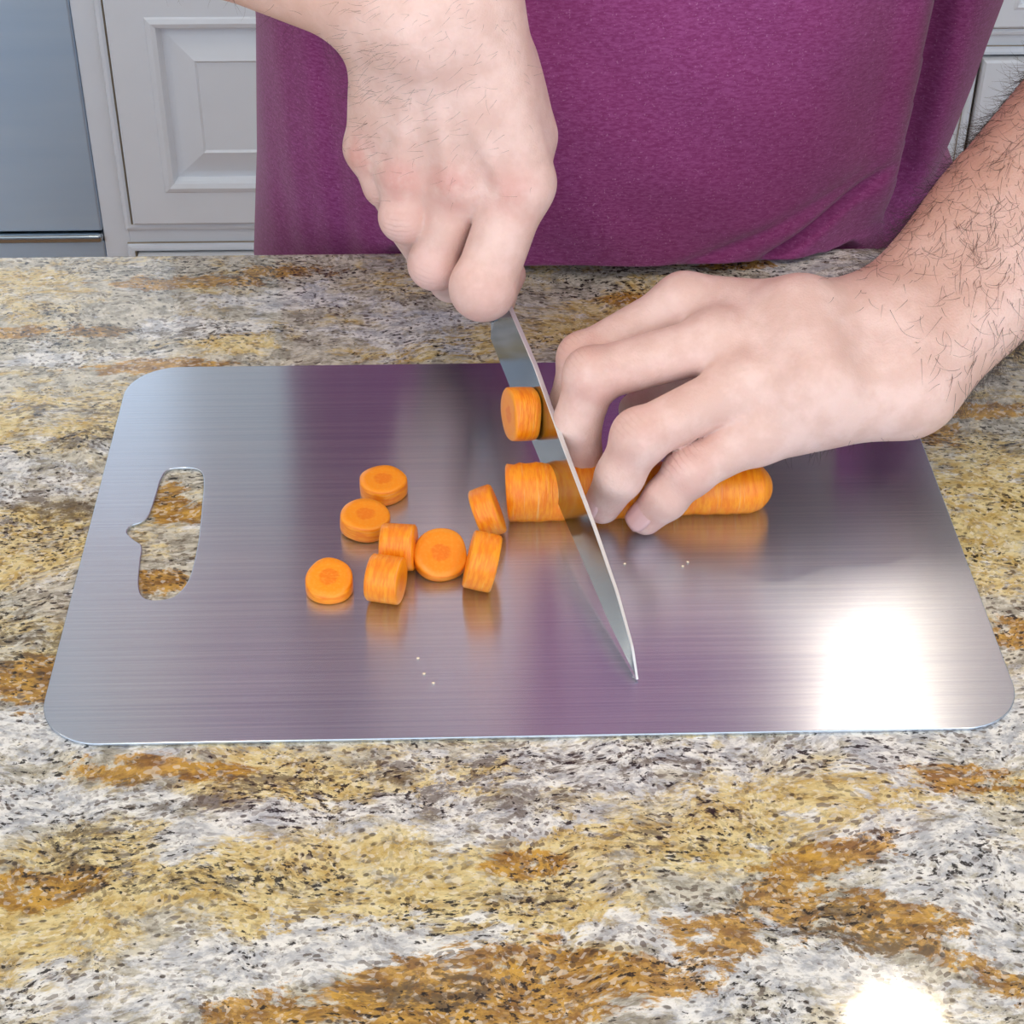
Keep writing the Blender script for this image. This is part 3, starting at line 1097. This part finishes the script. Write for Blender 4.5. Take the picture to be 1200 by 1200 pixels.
def build_arm(Hn, elbow, shoulder, side, h):
    f, info = arm_field(Hn, elbow, shoulder, side)
    pts = np.array([info['W'], elbow, shoulder, *info['M'], *[q for fg in Hn['fing'] for q in fg], *Hn['thumb']])
    V, Q, N = surface(f, pts.min(0) - .07, pts.max(0) + .07, h)
    p = V
    blush = np.zeros(len(V))
    crease = np.zeros(len(V))
    joint_s = np.zeros(len(V))
    for i in range(4):
        blush = np.maximum(blush, .75 * gauss(np.linalg.norm(p - (info['M'][i] - info['palm'] * .012), axis=1), .012))
        fg = [info['M'][i]] + Hn['fing'][i]
        blush = np.maximum(blush, .55 * gauss(np.linalg.norm(p - fg[1], axis=1), .014))
        blush = np.maximum(blush, .6 * gauss(np.linalg.norm(p - fg[3], axis=1), .013))
        # wrinkles across the finger joints
        d1 = fg[2] - fg[1]
        d0 = fg[1] - fg[0]
        bis = d0 / np.linalg.norm(d0) + d1 / np.linalg.norm(d1)
        bis /= np.linalg.norm(bis)
        s = (p - fg[1]) @ bis
        back = (d0 / np.linalg.norm(d0) - d1 / np.linalg.norm(d1))
        back /= np.linalg.norm(back) + 1e-9
        ds = np.clip(N @ back, 0, 1)
        wj = gauss(np.linalg.norm(p - fg[1], axis=1), .0155) * ds
        joint_s = np.where(wj > crease, s * 1000, joint_s)
        crease = np.maximum(crease, wj)
    al = (p - info['W']) @ info['fa']
    tan = np.clip((al + .012) / .075, 0, 1)
    tan = tan * tan * (3 - 2 * tan) * np.clip(.65 + .75 * (N @ info['across']), .15, 1)
    return V, Q, N, dict(blush=blush, tan=tan, crease=np.clip(crease, 0, 1), joint_s=joint_s, along=al), info


HRES = .0012
LV, LQ, LN, LA, LI = build_arm(LH, L_elbow, L_should, -1, HRES)
RV, RQ, RN, RA, RI = build_arm(RH, R_elbow, R_should, -1, HRES)
CX = .062


def torso(p):
    d = ell(p, (CX, .575, .05), (.185, .125, .26))
    d = smin(d, ell(p, (CX, .53, .34), (.185, .115, .22)), .05)
    d = smin(d, rc(p, R_should + [0, .03, 0], L_should + [0, .03, 0], .055, .055), .05)
    d = smin(d, rc(p, (CX, .49, .50), (CX, .45, .62), .058, .052), .03)
    hd_ = ell(p, (CX, .415, .705), (.076, .095, .115))
    hd_ = smin(hd_, rc(p, (CX, .32, .685), (CX, .312, .665), .010, .013), .012)
    hd_ = smin(hd_, rc(p, (CX, .36, .62), (CX, .38, .63), .032, .04), .03)
    d = smin(d, hd_, .025)
    for s in (-1, 1):
        d = smin(d, ell(p, (CX + s * .08, .435, .695), (.012, .022, .032)), .008)
        d = smin(d, rc(p, (CX + s * .085, .60, -.12), (CX + s * .10, .60, -.50), .092, .062), .04)
        d = smin(d, rc(p, (CX + s * .10, .60, -.50), (CX + s * .11, .63, -.85), .056, .040), .03)
        d = smin(d, rc(p, (CX + s * .11, .635, -.885), (CX + s * .12, .46, -.895), .030, .024), .02)
    return d


TV, TQ, TN = surface(torso, (-.25, .28, -.95), (.38, .78, .86), .011)
body_v = np.concatenate([TV, LV, RV])
body_f = np.concatenate([TQ, LQ + len(TV), RQ + len(TV) + len(LV)])
person = mesh_obj('person', body_v, body_f, M_skin)
tag(person, 'person in a plum t-shirt slicing a carrot with both hands over the board', 'person')
for nm in ('blush', 'tan', 'crease', 'joint_s'):
    at = person.data.attributes.new(nm, 'FLOAT', 'POINT')
    at.data.foreach_set('value', np.concatenate([np.zeros(len(TV)), LA[nm], RA[nm]]).astype(np.float32))


# body hair
def hairs(name, sets, label):
    # each set: roots, normals, directions, lengths, radius, curl
    V, Fc = [], []
    off = 0
    for P0, N0, D0, ln, rad0, cu_ in sets:
        for p, nn, dd, l in zip(P0, N0, D0, ln):
            d = dd + nn * random.uniform(.15, .6)
            d /= np.linalg.norm(d)
            curl = rng.normal(0, cu_, 3)
            pts = [p - nn * .0004]
            for k in range(5):
                d = d + curl * .22 - nn * .03
                d /= np.linalg.norm(d)
                pts.append(pts[-1] + d * l / 5)
            pts = np.array(pts)
            a = np.cross(d, nn)
            a /= np.linalg.norm(a) + 1e-9
            b = np.cross(a, d)
            for k, q in enumerate(pts):
                r = rad0 * (1 - .75 * k / 5)
                for m in range(3):
                    V.append(q + r * (a * math.cos(2.094 * m) + b * math.sin(2.094 * m)))
            for k in range(5):
                for m in range(3):
                    Fc.append((off + k * 3 + m, off + k * 3 + (m + 1) % 3, off + k * 3 + 3 + (m + 1) % 3, off + k * 3 + 3 + m))
            off += 18
    o = mesh_obj(name, np.array(V), np.array(Fc), M_hair, person)
    tag(o, label, kind='stuff')
    return o


def pick(V, N, wgt, n):
    w_ = wgt / wgt.sum()
    i = rng.choice(len(V), n, p=w_)
    return V[i], N[i], i


sets = []
# left forearm
wl = np.clip((LA['along'] + .005) / .06, 0, 1) * (LA['along'] < .175) * (.25 + .75 * np.clip(LN @ -LI['palm'] + .35, 0, 1))
P0, N0, i0 = pick(LV, LN, wl, 9000)
D0 = -LI['fa'] * .5 - LI['across'] * .75 + rng.normal(0, .35, (len(P0), 3))
D0 -= N0 * np.einsum('ij,ij->i', D0, N0)[:, None]
sets.append((P0, N0, D0, rng.uniform(.007, .018, len(P0)), .00011, .9))
# left back of the hand
ctr = LI['W'] * .62 + (LI['M'][2] + LI['M'][3]) / 2 * .38
wl = gauss(np.linalg.norm(LV - ctr, axis=1), .028) * np.clip(LN @ -LI['palm'], 0, 1)
P0, N0, i0 = pick(LV, LN, wl, 300)
D0 = -LI['across'] * .9 - LI['fa'] * .3 + rng.normal(0, .12, (len(P0), 3))
D0 -= N0 * np.einsum('ij,ij->i', D0, N0)[:, None]
sets.append((P0, N0, D0, rng.uniform(.006, .012, len(P0)), .00009, .4))
# right hand and wrist
ctr = RI['W'] * .6 + RI['M'][3] * .4
wr = (gauss(np.linalg.norm(RV - ctr, axis=1), .034) + .5 * gauss(np.linalg.norm(RV - (RI['W'] + RI['across'] * .03), axis=1), .03)) * np.clip(RN @ -RI['palm'], 0, 1)
P0, N0, i0 = pick(RV, RN, wr, 300)
D0 = -RI['across'] * .8 - RI['fa'] * .5 + rng.normal(0, .12, (len(P0), 3))
D0 -= N0 * np.einsum('ij,ij->i', D0, N0)[:, None]
sets.append((P0, N0, D0, rng.uniform(.005, .010, len(P0)), .00006, .3))
wr = np.clip((RA['along'] + .0) / .06, 0, 1) * (RA['along'] < RI['fl'] * .95)
P0, N0, i0 = pick(RV, RN, wr, 700)
D0 = -RI['fa'] * .6 - RI['across'] * .5 + rng.normal(0, .35, (len(P0), 3))
D0 -= N0 * np.einsum('ij,ij->i', D0, N0)[:, None]
sets.append((P0, N0, D0, rng.uniform(.007, .015, len(P0)), .00006, .5))
hairs('arm_hair', sets, 'fine dark hair on the forearms and hands')


# fingernails
def nail(fg, rad_tip, back, wid):
    d = fg[-1] - fg[-2]
    d = d / np.linalg.norm(d)
    bk = back - d * (back @ d)
    bk /= np.linalg.norm(bk)
    sd = np.cross(d, bk)
    V, Fc = [], []
    nu, nv = 9, 9
    for i in range(nu):
        u = i / (nu - 1)
        for j in range(nv):
            v_ = j / (nv - 1) * 2 - 1
            hw = 1.0 * (1 - .35 * abs(2 * u - 1) ** 4)
            ang = v_ * hw * rad_(52)
            rr = rad_tip * 1.02 + .0004 - .0010 * u * u
            V.append(fg[-1] + d * (-.0065 + .0125 * u) + (bk * math.cos(ang) + sd * math.sin(ang)) * rr * (wid if True else 1))
    for i in range(nu - 1):
        for j in range(nv - 1):
            a = i * nv + j
            Fc.append((a, a + 1, a + nv + 1, a + nv))
    o = mesh_obj('fingernail', V, Fc, M_nail, person)
    m = o.modifiers.new('thick', 'SOLIDIFY')
    m.thickness = .0006
    return o


for i in range(4):
    fg = [LI['M'][i]] + LH['fing'][i]
    a = (fg[2] - fg[1]) / np.linalg.norm(fg[2] - fg[1]) - 0
    b = (fg[1] - fg[0]) / np.linalg.norm(fg[1] - fg[0])
    back = (b - a)
    if i == 3:
        back = np.array([-.75, -.45, .25])
    nail(fg, LH['rf'][i][3], back, 1.0)


# ------------------------------------------------------------------ shirt
def sstep(x, a, b):
    t = np.clip((x - a) / (b - a), 0, 1)
    return t * t * (3 - 2 * t)


def build_shirt():
    zs = np.concatenate([np.linspace(-.34, -.03, 14), np.linspace(-.024, .03, 34), np.linspace(.034, .22, 63), np.linspace(.235, .55, 26)])
    nth = 420
    th = np.linspace(0, 2 * PI, nth, endpoint=False)
    Vv = []
    for z in zs:
        # half widths to image left / right, depth in front
        aL = np.interp(z, [-.34, -.08, 0, .09, .2, .35, .48, .55], [.222, .228, .219, .212, .21, .215, .19, .075])
        aR = np.interp(z, [-.34, -.05, -.015, .005, .02, .05, .09, .14, .2, .35, .48, .55], [.20, .230, .236, .227, .226, .232, .240, .250, .252, .235, .20, .075])
        yc = np.interp(z, [-.34, 0, .2, .55], [.575, .565, .555, .475])
        yf = np.interp(z, [-.34, -.10, -.02, .0, .03, .06, .12, .2, .3, .46, .55], [.445, .41, .375, .371, .366, .365, .370, .380, .375, .365, .42])
        yb = np.interp(z, [-.34, 0, .2, .45, .55], [.71, .70, .70, .63, .53])
        c, s = np.cos(th), np.sin(th)
        a = np.where(c < 0, aL, aR)
        b = np.where(s < 0, yc - yf, yb - yc)
        e = 2 / 2.35
        x = CX + a * np.sign(c) * np.abs(c) ** e
        y = yc + b * np.sign(s) * np.abs(s) ** e
        # belly is fullest right of the middle, flatter towards image left
        front = np.clip(-s, 0, 1)
        over = sstep(-z, -.03, -.0) * 0
        u = (x - CX)
        y = y + front * (.034 * sstep(-u, .06, .19) + .022 * sstep(u, .10, .19)) * (1 - sstep(z, .16, .3) * .6)
        # vertical fold on image right: crisp lip then a deep valley
        fx = .168 + .05 * (z - .05)
        lip = np.exp(-((u - fx + .007) / .012) ** 2) * .010
        val = np.where(u > fx, np.exp(-((u - fx - .008) / .016) ** 2), np.exp(-((u - fx - .008) / .005) ** 2)) * .042
        y = y + front * (-lip + val) * sstep(z, -.01, .03)
        # soft drape folds on image left
        y = y + front * sstep(-u, .02, .12) * (.0022 * np.sin(u * 150 + z * 9) + .0015 * np.sin(u * 310 + z * 22))
        # pinched fold by the wrist
        q = (u - .112) * .8 - (z - .02) * 1.3
        y = y + front * .010 * np.exp(-(q / .007) ** 2) * sstep(z, -.004, .012) * (1 - sstep(z, .03, .06))
        q2 = (u - .05) * .5 - (z - .012) * 1.2
        y = y + front * .003 * np.exp(-(q2 / .006) ** 2) * (1 - sstep(z, .03, .07))
        y = y + front * .0016 * np.sin(x * 47 + z * 60) * np.sin(z * 38 + x * 20)
        # the cloth tucks in behind the counter edge
        lim = np.interp(z, [-.34, -.03, -.006, .0005, .003, .008, .018], [.418, .418, .416, .412, .386, .371, .30])
        y = np.where(front > 0, np.maximum(y, lim), y)
        # notch in the outline on image right
        x = x - np.clip(c, 0, 1) ** 3 * .005 * np.exp(-((z - .008) / .008) ** 2)
        Vv.append(np.stack([x, y, np.full(nth, z)], -1))
    nr = len(zs)
    V = np.concatenate(Vv)
    i = np.arange(nr - 1)[:, None] * nth
    k = np.arange(nth)[None]
    k2 = (k + 1) % nth
    Q = np.stack([i + k, i + k2, i + nth + k2, i + nth + k], -1).reshape(-1, 4)
    Vs, Qs = [V], [Q]
    off = len(V)
    for sh, el in ((R_should, R_elbow), (L_should, L_elbow)):
        d = el - sh
        L = np.linalg.norm(d)
        d /= L
        a = np.cross(d, [0, 0, 1.0])
        a /= np.linalg.norm(a)
        b = np.cross(a, d)
        n2 = 48
        rows = []
        for t in np.linspace(-.18, .58, 22):
            r = np.interp(t, [-.18, -.1, 0, .3, .58], [.02, .055, .068, .070, .074])
            tt = np.linspace(0, 2 * PI, n2, endpoint=False)
            rr = r * (1 + .02 * np.sin(5 * tt + t * 9))
            rows.append(sh + d * L * t + a * (rr * np.cos(tt))[:, None] + b * (rr * np.sin(tt))[:, None])
        V2 = np.concatenate(rows)
        i = np.arange(len(rows) - 1)[:, None] * n2
        k = np.arange(n2)[None]
        k2 = (k + 1) % n2
        Qs.append(np.stack([i + k, i + k2, i + n2 + k2, i + n2 + k], -1).reshape(-1, 4) + off)
        Vs.append(V2)
        off += len(V2)
    o = mesh_obj('t_shirt', np.concatenate(Vs), np.concatenate(Qs), M_shirt, person)
    o['label'] = 'plum purple jersey t-shirt hanging over the counter edge'
    return o


shirt = build_shirt()


def legs(p):
    d = ell(p, (CX, .585, -.14), (.185, .12, .12))
    for s in (-1, 1):
        d = smin(d, rc(p, (CX + s * .085, .60, -.16), (CX + s * .10, .60, -.50), .102, .075), .03)
        d = smin(d, rc(p, (CX + s * .10, .60, -.50), (CX + s * .11, .63, -.83), .070, .060), .03)
    return d


v_, q_, n_ = surface(legs, (-.25, .40, -.95), (.38, .78, .05), .012)
mesh_obj('trousers', v_, q_, M_denim, person)
